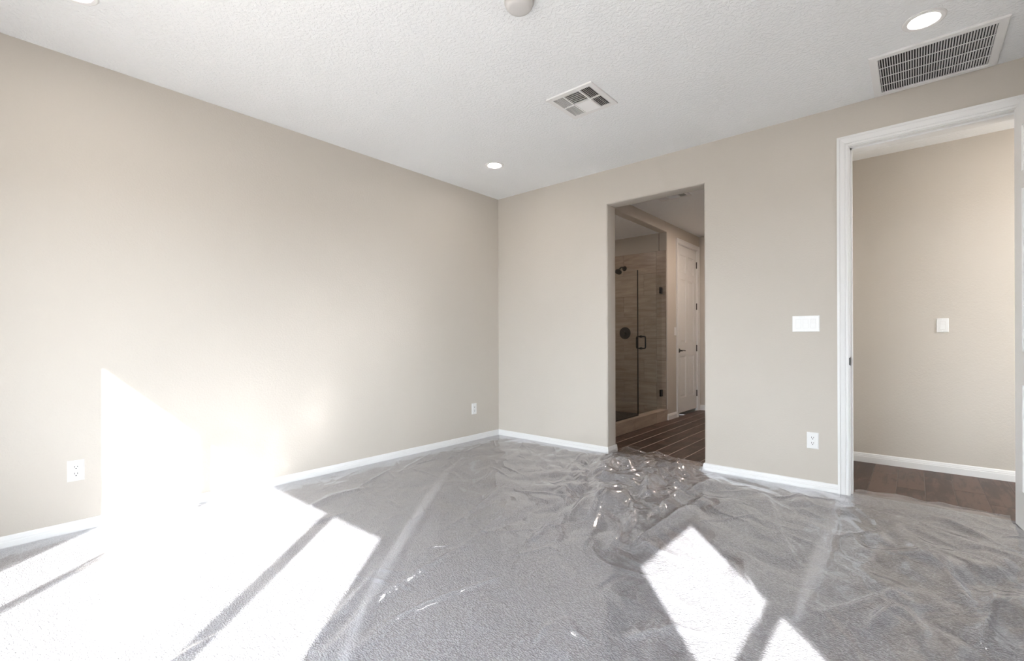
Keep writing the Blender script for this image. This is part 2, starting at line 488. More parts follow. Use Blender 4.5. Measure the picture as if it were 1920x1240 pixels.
# ceilings
o = simple('ceiling', 'ceiling', (-0.15, W+0.15, -L-0.15, T/2, H, H+0.12)); struct(o, 'white knockdown textured bedroom ceiling', 'ceiling')
o = simple('ceiling_bathroom', 'ceiling', (-0.15, 2.97, T/2, 3.70, H, H+0.12)); struct(o, 'white textured bathroom ceiling seen through the opening', 'ceiling')
o = simple('ceiling_hallway', 'ceiling', (2.97, 5.75, T/2, 1.45, H, H+0.12)); struct(o, 'white textured hallway ceiling seen above the hall wall', 'ceiling')
o = simple('ceiling_shower', 'ceiling', (0.0, 0.94, T, 2.31, 2.61, 2.70)); struct(o, 'lower textured ceiling over the shower alcove', 'ceiling')

# walls
o = simple('wall_left', 'wall', (-0.15, 0, -L-0.15, 3.70, -0.1, H)); struct(o, 'long tan bedroom wall on the left with sunlit patches', 'wall')
us = [0.0, BO[0], BO[1], HO[0], HO[1], 5.75]; zs = [-0.1, 0.0, BO[3], HO[3], H]
bm = slab_with_holes(us, [-0.1, BO[3], HO[3], H], [(BO[0], BO[1], -0.2, BO[3]), (HO[0], HO[1], -0.2, HO[3])], 0.0, T, 'Y', [(BO[0], BO[1], -0.2, BO[3])], 0.018)
o = obj('wall_back', finish(bm, 'wall_back', 'wall', True, 35)); struct(o, 'tan bedroom wall with a bathroom opening and a hallway door', 'wall')

# rear wall with the triple window, right wall with the narrow window (both behind the camera)
RW = (0.80, 3.32, 0.42, 2.18)
bm = slab_with_holes([0.0, RW[0], RW[1], W+0.15], [-0.1, RW[2], RW[3], H], [RW], -L-0.15, -L, 'Y')
o = obj('wall_rear', finish(bm, 'wall_rear', 'wall')); struct(o, 'tan bedroom wall holding the wide triple window', 'wall')
SW = (-4.10, -3.16, 0.60, 2.20)
bm = slab_with_holes([-L, SW[0], SW[1], 0.0], [-0.1, SW[2], SW[3], H], [SW], W, W+0.15, 'X')
o = obj('wall_right', finish(bm, 'wall_right', 'wall')); struct(o, 'tan bedroom wall holding the narrow window', 'wall')

def window(name, label, axis, face, sgn, u0, u1, z0, z1, cells, depth=0.04):
    """frame flush with the inner wall face; cells are the clear panes (u0, u1, z0, z1)"""
    root = empty(name); struct(root, label, 'window')
    us_ = sorted({u0, u1, *[c[0] for c in cells], *[c[1] for c in cells]})
    zs_ = sorted({z0, z1, *[c[2] for c in cells], *[c[3] for c in cells]})
    bm = slab_with_holes(us_, zs_, cells, face, face + sgn*depth, axis)
    obj('window_frame', finish(bm, 'window_frame', 'vinyl'), root)
    for c in cells:
        t = face + sgn*depth*0.5
        b = (c[0], c[1], t-0.003, t+0.003, c[2], c[3]) if axis == 'Y' else (t-0.003, t+0.003, c[0], c[1], c[2], c[3])
        simple('pane', 'pane', b, parent=root)
    return root
window('window_1', 'wide window of three panes in the rear wall', 'Y', -L, -1, RW[0], RW[1], RW[2], RW[3],
       [(0.893, 1.349, 0.56, 1.98), (1.394, 2.586, 0.56, 1.98), (2.659, 3.183, 0.56, 1.98)])
window('window_2', 'narrow single hung window in the right wall', 'X', W, 1, SW[0], SW[1], SW[2], SW[3],
       [(-3.942, -3.239, 1.382, 2.005), (-3.942, -3.239, 0.74, 1.345)])

# bathroom shell
SHX = 1.06
SO = (0.45, 2.31, 0.0, 2.61)               # shower opening in the left bathroom wall (y0, y1, z0, z1)
CO = (2.675, 3.495, 0.0, 2.525)            # closet door rough opening
bm = slab_with_holes([T, SO[0], SO[1], CO[0], CO[1], 3.56], [-0.1, CO[3], SO[3], H],
                     [(SO[0], SO[1], -0.2, SO[3]), (CO[0], CO[1], -0.2, CO[3])], 0.94, SHX, 'X', [(SO[0], SO[1], -0.2, SO[3])], 0.014)
o = obj('wall_bathroom_left', finish(bm, 'wall_bathroom_left', 'wall', True, 35)); struct(o, 'tan bathroom wall around the shower alcove and closet door', 'wall')
o = simple('wall_bathroom_end', 'wall', (0, 3.1, 3.56, 3.70, -0.1, H)); struct(o, 'tan bathroom end wall past the closet door', 'wall')
o = simple('wall_bathroom_right', 'wall', (2.85, 3.10, T, 3.56, -0.1, H)); struct(o, 'tan wall dividing the bathroom from the hallway', 'wall')
o = simple('wall_hallway', 'wall', (3.10, 5.75, 1.285, 1.45, -0.1, H)); struct(o, 'tan hallway wall seen through the open doorway', 'wall')
EW = (0.30, 1.15, 0.40, 2.25)
bm = slab_with_holes([T, EW[0], EW[1], 1.285], [-0.1, EW[2], EW[3], H], [EW], 5.6, 5.75, 'X')
o = obj('wall_hallway_end', finish(bm, 'wall_hallway_end', 'wall')); struct(o, 'tan wall closing the far end of the hallway', 'wall')

window('fill_window', 'unseen window added at the hallway end to light the hall', 'X', 5.6, 1, EW[0], EW[1], EW[2], EW[3], [(EW[0]+0.05, EW[1]-0.05, EW[2]+0.05, EW[3]-0.05)])  # added out of view, sized to bring daylight onto the hall wall

# shower: back wall, floor and curb carry their tiles as children
sw = simple('wall_shower', 'tilegrout', (0.0, 0.94, 2.31, 2.43, -0.1, 2.61)); struct(sw, 'tiled back wall of the shower behind the glass', 'wall')
simple('painted_band', 'wall', (0.0, 0.94, 2.304, 2.31, 2.362, 2.61), parent=sw)
simple('tile_bed', 'tilegrout', (0.0, 1.043, 2.3035, 2.31, 0.0, 2.361), parent=sw)
tcache = {}
def tile_piece(parent, x0, x1, y0, y1, z0, z1, face, name='tile'):
    key = (round(x1-x0, 4), round(y1-y0, 4), round(z1-z0, 4), face)
    if key not in tcache:
        bm = bmesh.new(); a, b, c = (x1-x0)/2, (y1-y0)/2, (z1-z0)/2
        vt, fs = box(bm, -a, a, -b, b, -c, c)
        bmesh.ops.bevel(bm, geom=list(fs[face].edges), offset=0.0015, segments=1, affect='EDGES')
        tcache[key] = finish(bm, name, 'tile')
    return obj(name, tcache[key], parent, ((x0+x1)/2, (y0+y1)/2, (z0+z1)/2))
g = 0.0016
rows = [0.05, 0.215, 0.52, 0.826, 1.135, 1.443, 1.748, 2.055, 2.36]
for i, (z0, z1) in enumerate(zip(rows, rows[1:])):
    cuts = [0.0, 0.406, 0.907, 1.043] if i % 2 else [0.0, 0.12, 0.72, 0.907, 1.043]
    for a, b in zip(cuts, cuts[1:]):
        tile_piece(sw, a+g, b-g, 2.298, 2.305, z0+g, z1-g, 2)
fl = simple('floor_shower', 'mosaic', (0.0, 0.94, SO[0], 2.31, -0.1, 0.05)); struct(fl, 'charcoal mosaic shower floor behind the glass', 'floor')
cb = simple('trim_curb', 'grout', (0.945, 1.052, SO[0], 2.31, 0.0, 0.140)); struct(cb, 'low tiled shower curb under the glass panels', 'curb')
for a, b in zip([SO[0], 0.70, 1.306, 1.947, 2.31], [0.70, 1.306, 1.947, 2.31]):
    tile_piece(cb, 1.051, 1.060, a+g, b-g, 0.003, 0.143, 3)
    tile_piece(cb, 0.937, 1.064, a+g, b-g, 0.1405, 0.150, 1)

# baseboards
def bb(name, label, *segs):
    bm = bmesh.new()
    for s in segs: baseboard(bm, *s)
    o = obj(name, finish(bm, name, 'white')); struct(o, label, 'baseboard')
bb('baseboard_left', 'white baseboard along the long left wall', ((0, -L), (0, 0), (1, 0), 0, -1))
bb('baseboard_back', 'white baseboard from the corner to the bathroom opening', ((0, 0), (BO[0], 0), (0, -1), -1, 1), ((BO[0], 0), (BO[0], T), (1, 0), 1, 0))
bb('baseboard_middle', 'white baseboard between the bathroom opening and the hallway door', ((BO[1], T), (BO[1], 0), (-1, 0), 0, 1), ((BO[1], 0), (3.240, 0), (0, -1), 1, 0))
bb('baseboard_rear', 'white baseboard under the triple window', ((W, -L), (0, -L), (0, 1), -1, -1))
bb('baseboard_right', 'white baseboard under the narrow window', ((W, 0), (W, -L), (-1, 0), -1, -1), ((4.205, 0), (W, 0), (0, -1), 0, -1))
bb('baseboard_hallway', 'white baseboard along the hallway wall', ((3.10, 1.285), (5.6, 1.285), (0, -1), 0, 0))
bb('baseboard_bathroom', 'short white baseboard between the shower and the closet door', ((0.95, 2.31), (SHX, 2.31), (0, -1), 0, 1), ((SHX, 2.31), (SHX, 2.612), (1, 0), 1, 0))
bb('baseboard_bathroom_end', 'white baseboard on the bathroom end wall', ((1.06, 3.56), (2.85, 3.56), (0, -1), 0, 0))

# ------------------------------------------------------------------ door frames (casing, jambs, stops)
def door_frame(name, label, axis, face, back, nrm, u0, u1, h, cw=0.066):
    """nrm: -1 when the room in front of 'face' lies on the negative side, +1 otherwise"""
    root = empty(name); struct(root, label, 'door frame')
    P = (lambda u, d, z: (u, face + nrm*d, z)) if axis == 'Y' else (lambda u, d, z: (face + nrm*d, u, z))
    s = cw/0.070; rv = 0.005
    prof = [(w*s, d) for w, d in CASE_PROF]
    for sg, ue in ((-1, u0-rv), (1, u1+rv)):
        bm = bmesh.new()
        extrude_profile(bm, prof, lambda w, d: P(ue+sg*w, d, 0.0), lambda w, d: P(ue+sg*w, d, h+rv+w))
        obj('casing', finish(bm, 'casing', 'white'), root)
    bm = bmesh.new()
    extrude_profile(bm, prof, lambda w, d: P(u0-rv-w, d, h+rv+w), lambda w, d: P(u1+rv+w, d, h+rv+w))
    obj('head_casing', finish(bm, 'head_casing', 'white'), root)
    def B(a, b, c, d, e, f): return (a, b, min(c, d), max(c, d), e, f) if axis == 'Y' else (min(c, d), max(c, d), a, b, e, f)
    simple('jamb', 'white', B(u0-0.02, u0, face, back, 0, h), parent=root)
    simple('jamb', 'white', B(u1, u1+0.02, face, back, 0, h), parent=root)
    simple('head_jamb', 'white', B(u0-0.02, u1+0.02, face, back, h, h+0.02), parent=root)
    s0 = face + (back-face)*0.27; s1 = face + (back-face)*0.27 + math.copysign(0.032, back-face)
    simple('door_stop', 'white', B(u0, u0+0.011, s0, s1, 0, h), parent=root)
    simple('door_stop', 'white', B(u1-0.011, u1, s0, s1, 0, h), parent=root)
    simple('door_stop', 'white', B(u0, u1, s0, s1, h-0.011, h), parent=root)
    return root
fr1 = door_frame('trim_1', 'white casing and jambs of the hallway doorway', 'Y', 0.0, T, -1, DX0, DX1, DH)
simple('strike_plate', 'black', (DX0, DX0+0.0015, 0.006, 0.040, 0.925, 0.985), (DX0-0.012, DX0+0.0015, -0.006, 0.006, 0.930, 0.980), parent=fr1)
fr2 = door_frame('trim_2', 'white casing around the bathroom closet door', 'X', SHX, 0.94, 1, 2.692, 3.476, 2.506)

# ------------------------------------------------------------------ six panel doors
def panel_mesh(w, h, t):
    """raised panel, both faces: sloped border rising to a flat field"""
    bm = bmesh.new()
    for s in (1, -1):
        y0, y1 = s*(t/2-0.012), s*(t/2-0.003)
        rings = []
        for ins, y in ((0, y0), (0.008, y0), (0.034, y1)):
            a, b = w/2-ins, h/2-ins
            rings.append([bm.verts.new(p) for p in ((-a, y, -b), (a, y, -b), (a, y, b), (-a, y, b))])
        for A, B in zip(rings, rings[1:]):
            for i in range(4):
                j = (i+1) % 4
                bm.faces.new((A[i], A[j], B[j], B[i]))
        bm.faces.new(rings[-1])
    return finish(bm, 'panel', 'white')

def six_panel_door(root, w, h, t, z0):
    """local frame: hinge edge at x=0, leaf runs to x=-w, thickness 0..t in y, bottom at z0"""
    k = w/0.78
    cols = [(-w+0.118*k, -w+0.335*k), (-w+0.445*k, -w+0.662*k)]
    rows_ = [(0.245, 0.845), (1.055, 1.985), (2.095, 2.345)]
    holes = [(c[0], c[1], z0-0.02+r[0]*h/2.47, z0-0.02+r[1]*h/2.47) for c in cols for r in rows_]
    us_ = sorted({-w, 0.0, *[x for c in cols for x in c]}); zs_ = sorted({z0, z0+h, *[z for q in holes for z in q[2:]]})
    bm = slab_with_holes(us_, zs_, holes, 0.0, t, 'Y')
    hole_edges = []
    for e in bm.edges:
        p, q = e.verts[0].co, e.verts[1].co
        if abs(p.y-q.y) > 1e-5: continue
        for hh in holes:
            if all(hh[0]-1e-4 <= v.x <= hh[1]+1e-4 and hh[2]-1e-4 <= v.z <= hh[3]+1e-4 for v in (p, q)) and \
               ((abs(p.x-q.x) < 1e-5 and min(abs(p.x-hh[0]), abs(p.x-hh[1])) < 1e-4) or (abs(p.z-q.z) < 1e-5 and min(abs(p.z-hh[2]), abs(p.z-hh[3])) < 1e-4)):
                hole_edges.append(e); break
    bmesh.ops.bevel(bm, geom=hole_edges, offset=0.007, segments=2, affect='EDGES')
    obj('leaf', finish(bm, 'leaf', 'white'), root)
    cache = {}
    for hh in holes:
        key = (round(hh[1]-hh[0], 4), round(hh[3]-hh[2], 4))
        if key not in cache: cache[key] = panel_mesh(hh[1]-hh[0], hh[3]-hh[2], t)
        obj('panel', cache[key], root, ((hh[0]+hh[1])/2, t/2, (hh[2]+hh[3])/2))

def lever(root, x, z, y_face, side, reach):
    """black round rosette with a lever; side = -1 toward -y"""
    bm = bmesh.new()
    lathe(bm, [(0, side*0.012), (0.026, side*0.012), (0.031, side*0.006), (0.031, 0)], 28, 'Y')
    lathe(bm, [(0.011, side*0.010), (0.011, side*0.050), (0.0, side*0.052)], 16, 'Y')
    tube(bm, [(0, side*0.044, 0), (reach*0.3, side*0.046, 0.002), (reach*0.7, side*0.046, 0.001), (reach, side*0.044, -0.003)], 0.008, 10)
    o = obj('lever_handle', finish(bm, 'lever_handle', 'black', True, 40), root, (x, y_face, z))
    o['label'] = 'black lever handle'

def hinge_mesh():
    bm = bmesh.new()
    lathe(bm, [(0, -0.050), (0.007, -0.050), (0.007, 0.050), (0, 0.050)], 14, 'Z')
    box(bm, -0.016, 0.016, -0.001, 0.003, -0.048, 0.048)
    return finish(bm, 'hinge', 'black', True, 40)
HINGE = hinge_mesh()

d1 = empty('door_1', (DX1-0.002, -0.006, 0), (0, 0, math.radians(97)))
struct(d1, 'white six panel hallway door standing open at the right edge', 'door')
six_panel_door(d1, DX1-DX0-0.005, 2.415, 0.035, 0.032)
for z in (0.28, 0.97, 1.66, 2.27): obj('hinge', HINGE, d1, (0.004, -0.004, z))
lever(d1, -(DX1-DX0)+0.068, 0.96, 0.035, 1, 0.115); lever(d1, -(DX1-DX0)+0.068, 0.96, 0.0, -1, 0.115)

d2 = empty('door_2', (SHX-0.012, 3.474, 0), (0, 0, math.radians(90)))
struct(d2, 'white six panel closet door with black lever beside the shower', 'door')
six_panel_door(d2, 0.780, 2.462, 0.035, 0.042)
for ch in list(d2.children):                       # closed leaf lies inside the jambs: thickness runs into the closet
    pass
for z in (0.275, 0.982, 1.635, 2.283): obj('hinge', HINGE, d2, (0.002, -0.006, z))
lever(d2, -0.780+0.066, 0.955, 0.0, -1, 0.125)

o = simple('sun_blocker', 'ceiling', (5.75, 7.9, -2.6, 2.2, 2.42, 2.56)); struct(o, 'unseen slab added outside to keep sun off the hallway window', 'sun blocker')  # added out of view to block direct sun into the hallway
o = simple('ground', 'ground', (-40, 45, -45, 40, -0.35, -0.12)); struct(o, 'pale gravel ground outside the windows', 'ground')

# ================================================================== things
# ------------------------------------------------------------------ plastic sheeting
def film():
    dx = 0.008
    xs = np.arange(0.018, W-0.016, dx); ys = np.arange(-L+0.018, -0.018, dx)
    n, m = len(xs), len(ys)
    # the sheet runs on through the two openings as tongues
    def edge_bath(x): return np.interp(x, [1.40, 1.61, 1.72, 1.83, 1.95, 2.05, 2.15, 2.31], [0.265, 0.285, 0.27, 0.28, 0.25, 0.235, 0.215, 0.175])
    def edge_hall(x): return np.interp(x, [3.31, 3.345, 3.39, 3.45, 3.55, 3.62, 3.70, 3.77, 3.87, 3.96, 4.08, 4.12], [0.185, 0.215, 0.215, 0.205, 0.255, 0.215, 0.165, 0.20, 0.165, 0.125, 0.08, 0.06])
    X, Y = np.meshgrid(xs, ys, indexing='ij')
    cols_t = []
    for (a, b, ef) in ((BO[0]+0.018, BO[1]-0.018, edge_bath), (DX0+0.004, DX1-0.045, edge_hall)):
        idx = np.where((xs > a) & (xs < b))[0]
        K = 34
        t = (np.arange(1, K+1)/K)[None, :]
        ex = ef(xs[idx])[:, None]
        TY = ys[-1] + (ex - ys[-1])*t
        TX = np.repeat(xs[idx][:, None], K, 1)
        cols_t.append((idx, K, TX, TY))
    PX = np.concatenate([X.ravel()] + [c[2].ravel() for c in cols_t])
    PY = np.concatenate([Y.ravel()] + [c[3].ravel() for c in cols_t])
    rng = np.random.default_rng(11)

    def noise(x, y, seed):
        xi = np.floor(x).astype(np.int64); yi = np.floor(y).astype(np.int64)
        fx, fy = x-xi, y-yi
        def gr(i, j, dx_, dy_):
            hsh = (i*374761393 + j*668265263 + seed*974711) & 0xFFFFFFFF
            hsh = ((hsh ^ (hsh >> 13))*1274126177) & 0xFFFFFFFF
            a = ((hsh ^ (hsh >> 16)) & 0xFFFF)/65536.0*2*np.pi
            return np.cos(a)*dx_ + np.sin(a)*dy_
        u = fx*fx*fx*(fx*(fx*6-15)+10); v = fy*fy*fy*(fy*(fy*6-15)+10)
        return ((gr(xi, yi, fx, fy)*(1-u) + gr(xi+1, yi, fx-1, fy)*u)*(1-v) + (gr(xi, yi+1, fx, fy-1)*(1-u) + gr(xi+1, yi+1, fx-1, fy-1)*u)*v)*1.4

    def ridged(x, y, seed):
        return 1.0 - np.abs(noise(x, y, seed))*2.2

    def blob(cx, cy, sx, sy, rot=0.0):
        c, s = math.cos(rot), math.sin(rot)
        a = ((PX-cx)*c + (PY-cy)*s)/sx; b = (-(PX-cx)*s + (PY-cy)*c)/sy
        return np.exp(-(a*a+b*b))

    # how loose and crumpled the sheet is
    crumple = np.clip(0.10 + 1.15*blob(1.95, -0.55, 0.55, 0.75, 0.3) + 0.40*blob(2.1, -1.35, 0.40, 0.5) + 0.42*blob(3.78, -1.0, 0.65, 0.8) + 0.32*blob(3.8, -2.0, 0.5, 0.7) + 0.22*blob(2.9, -0.4, 0.5, 0.5) + 0.25*blob(0.9, -0.4, 0.5, 0.35), 0, 1.15)
    wx = PX + 0.06*noise(PX*4, PY*4, 3) + 0.008*noise(PX*13, PY*13, 4)
    wy = PY + 0.06*noise(PX*4, PY*4, 5) + 0.008*noise(PX*13, PY*13, 6)
    h = 0.005*noise(PX*1.6, PY*1.6, 1) + 0.004*noise(PX*3.7, PY*3.7, 2)
    # loose folds: flat facets between sharp creases
    c, s = math.cos(-0.45), math.sin(-0.45)
    a = wx*c - wy*s; b = wx*s + wy*c
    def vfold(q): return np.sqrt(q*q + 0.0004)
    h += crumple*(0.10*vfold(noise(a*2.6, b*1.5, 7)) + 0.050*vfold(noise(a*5.2+3, b*3.0, 8)))
    cr2 = np.clip(crumple-0.38, 0, 1)
    h += cr2*(0.085*vfold(noise(a*7.0+9, b*4.6, 31)) + 0.020*vfold(noise(b*9, a*7, 32)))
    # faint stretched pleats, running away from the camera
    c, s = math.cos(-0.85), math.sin(-0.85)
    a = wx*c + wy*s; b = -wx*s + wy*c
    h += 0.0035*ridged(a*1.6, b*7, 12)**3
    layer_glint = np.zeros_like(h)

    def dist_to(poly):
        d2 = np.full(PX.shape, 9.0); side = np.zeros(PX.shape)
        ts = np.zeros(PX.shape)
        P = np.array(poly); seg = np.linalg.norm(np.diff(P, axis=0), axis=1); tot = seg.sum(); acc = 0
        lo, hi = P.min(0)-0.15, P.max(0)+0.15
        w = np.where((PX > lo[0]) & (PX < hi[0]) & (PY > lo[1]) & (PY < hi[1]))[0]
        for i in range(len(P)-1):
            e = P[i+1]-P[i]; l = seg[i]
            qx, qy = PX[w]-P[i][0], PY[w]-P[i][1]
            t = np.clip((qx*e[0]+qy*e[1])/(l*l), 0, 1)
            rx, ry = qx-t*e[0], qy-t*e[1]
            dd = rx*rx+ry*ry
            k = dd < d2[w]
            ii = w[k]
            d2[ii] = dd[k]; side[ii] = np.sign(e[0]*qy[k]-e[1]*qx[k]); ts[ii] = (acc+t[k]*l)/tot
            acc += l
        return np.sqrt(d2), side, ts

    for poly in STRIPS:                                 # folded-over bands, two layers thick
        d, sd, t = dist_to(poly)
        wob = 0.024*(0.55+0.9*np.sin(np.pi*np.clip(t, 0.04, 0.96)))
        inside = 1/(1+np.exp((d-wob)/0.005))
        h += 0.006*inside
        layer_glint = np.maximum(layer_glint, 0.72*inside)
    for i, poly in enumerate(RIDGES):
        d, sd, t = dist_to(poly)
        wdt = rng.uniform(0.012, 0.024); hgt = rng.uniform(0.011, 0.022)
        taper = np.sin(np.pi*np.clip(t, 0, 1))**0.5
        lean = np.where(sd > 0, 1.0, 2.2)
        prof = np.exp(-(d/(wdt*lean))**1.3)
        h += hgt*taper*prof
        layer_glint = np.maximum(layer_glint, 0.42*taper*np.exp(-(d/0.008)**2))  # light line painted along the crest, the sheet is single here
    for i in range(110):                                # small stray creases
        cx, cy = rng.uniform(0.1, W-0.2), rng.uniform(-3.4, 0.0)
        ang = -0.85 + rng.normal(0, 0.35) if cx < 1.7 else rng.uniform(-1.6, 1.6)
        ln = rng.uniform(0.15, 0.7) if cx < 1.7 else rng.uniform(0.10, 0.55)
        b1 = rng.normal(0, 0.05)
        e = np.array([math.cos(ang), math.sin(ang)])*ln/2; nn = np.array([-e[1], e[0]])/ln*2*b1
        poly = [(cx-e[0], cy-e[1]), (cx+nn[0]*ln, cy+nn[1]*ln), (cx+e[0], cy+e[1])]
        d, sd, t = dist_to(poly)
        taper = np.sin(np.pi*np.clip(t, 0, 1))
        h += rng.uniform(0.004, 0.010)*taper*np.exp(-(d/rng.uniform(0.008, 0.016))**1.4)
        layer_glint = np.maximum(layer_glint, rng.uniform(0.05, 0.25)*taper*np.exp(-(d/0.006)**2))  # pale highlight painted along each stray crease
    h -= np.percentile(h, 1.0); h = np.maximum(h, 0.0)
    wall_d = np.minimum(np.minimum(PX, W-PX), np.where((PX > BO[0]) & (PX < BO[1]) | (PX > DX0) & (PX < DX1), 1.0, -PY))
    h *= 0.35 + 0.65*np.clip(wall_d/0.22, 0, 1)
    # lies on the carpet in the bedroom, drops onto the tile past the threshold
    base = np.where(PY > 0.075, CARPET - (CARPET-0.004)*np.clip((PY-0.075)/0.05, 0, 1), CARPET)
    # loose rolled rim in the doorways
    rim = np.zeros_like(h)
    off = n*m
    for (idx, K, TX, TY) in cols_t:
        t = np.tile(np.arange(1, K+1)/K, len(idx)); q = np.arange(len(idx)*K)+off
        r = np.exp(-((t-0.93)/0.05)**2)*(0.010+0.012*np.abs(noise(TX.ravel()*7, TY.ravel()*0, 21)))
        rim[q] = r; layer_glint[q] = np.maximum(layer_glint[q], 0.55*np.exp(-((t-0.96)/0.05)**2))
        off += len(idx)*K
    PZ = base + 0.0025 + h + rim
    co = np.stack([PX, PY, PZ], 1).astype(np.float32)
    # faces
    I, J = np.meshgrid(np.arange(n-1), np.arange(m-1), indexing='ij')
    v0 = (I*m+J).ravel()
    quads = [np.stack([v0, v0+m, v0+m+1, v0+1], 1)]
    off = n*m
    for (idx, K, TX, TY) in cols_t:
        q = len(idx)
        ids = np.concatenate([(idx*m + m-1)[:, None], off + np.arange(q*K).reshape(q, K)], 1)
        quads.append(np.stack([ids[:-1, :-1].ravel(), ids[1:, :-1].ravel(), ids[1:, 1:].ravel(), ids[:-1, 1:].ravel()], 1))
        off += q*K
    Q = np.concatenate(quads).astype(np.int32)
    me = bpy.data.meshes.new('plastic_sheet')
    me.vertices.add(len(co)); me.vertices.foreach_set('co', co.ravel())
    me.loops.add(Q.size); me.loops.foreach_set('vertex_index', Q.ravel())
    me.polygons.add(len(Q)); me.polygons.foreach_set('loop_start', np.arange(0, Q.size, 4, dtype=np.int32))
    me.polygons.foreach_set('use_smooth', np.ones(len(Q), dtype=bool))
    at = me.attributes.new('layer_glint', 'FLOAT', 'POINT'); at.data.foreach_set('value', layer_glint.astype(np.float32))
    me.update(); me.validate()
    me.materials.append(M['film'])
    o = obj('plastic_sheet', me)
    tag(o, 'clear crinkled plastic sheeting spread over the whole bedroom carpet', 'plastic sheet')
film()

# ------------------------------------------------------------------ recessed lights
def downlight_meshes(r_out=0.088, r_in=0.061):
    bm = bmesh.new(); lathe(bm, [(r_out, 0.0), (r_out, -0.004), (r_out-0.006, -0.0075), (r_in+0.004, -0.006), (r_in, -0.002), (r_in, 0.0)], 56)
    ring = finish(bm, 'trim_ring', 'vent', True, 30)
    def lens(mname):
        bm = bmesh.new(); lathe(bm, [(r_in-0.0005, -0.0030), (0.0, -0.0030)], 56)
        return finish(bm, 'lens', mname)
    return ring, lens
RING, LENS = downlight_meshes()
lens_bed, fill_lens_bath, fill_lens_hall, lens_shower = LENS('lens'), LENS('fill_lens_bath'), LENS('fill_lens_hall'), LENS('lens_shower')
def downlight(x, y, lens, label, group=None, z=H):
    r = empty('recessed_light', (x, y, z)); tag(r, label, 'ceiling light', group)
    obj('trim_ring', RING, r); obj('lens', lens, r)
downlight(0.692, -0.806, lens_bed, 'lit recessed ceiling light near the far bedroom corner', 'bedroom recessed lights')
downlight(3.690, -0.806, lens_bed, 'lit recessed ceiling light beside the large return grille', 'bedroom recessed lights')
downlight(0.686, -3.675, lens_bed, 'recessed ceiling light cut by the top left picture edge', 'bedroom recessed lights')
downlight(3.690, -3.675, lens_bed, 'recessed ceiling light above the camera', 'bedroom recessed lights')
downlight(2.05, 2.35, fill_lens_bath, 'unseen recessed light added to brighten the bathroom')  # added fill light for the bathroom, out of view
downlight(0.40, 1.25, lens_shower, 'small recessed light in the shower ceiling hidden behind the wall', None, 2.61)
downlight(5.3, 0.66, fill_lens_hall, 'unseen recessed light added to brighten the hallway')  # added fill light for the hallway, out of view

# ------------------------------------------------------------------ smoke detector
sd = empty('smoke_detector', (2.212, -2.268, H)); tag(sd, 'round grey white smoke detector at the top edge of the ceiling', 'smoke detector')
bm = bmesh.new(); lathe(bm, [(0.0, 0.0), (0.072, 0.0), (0.072, -0.010), (0.068, -0.012), (0, -0.012)], 48); obj('base', finish(bm, 'base', 'detector', True, 30), sd)
bm = bmesh.new(); lathe(bm, [(0.066, -0.012), (0.065, -0.026), (0.058, -0.036), (0.045, -0.040), (0.0, -0.041)], 48); obj('cover', finish(bm, 'cover', 'detector', True, 50), sd)

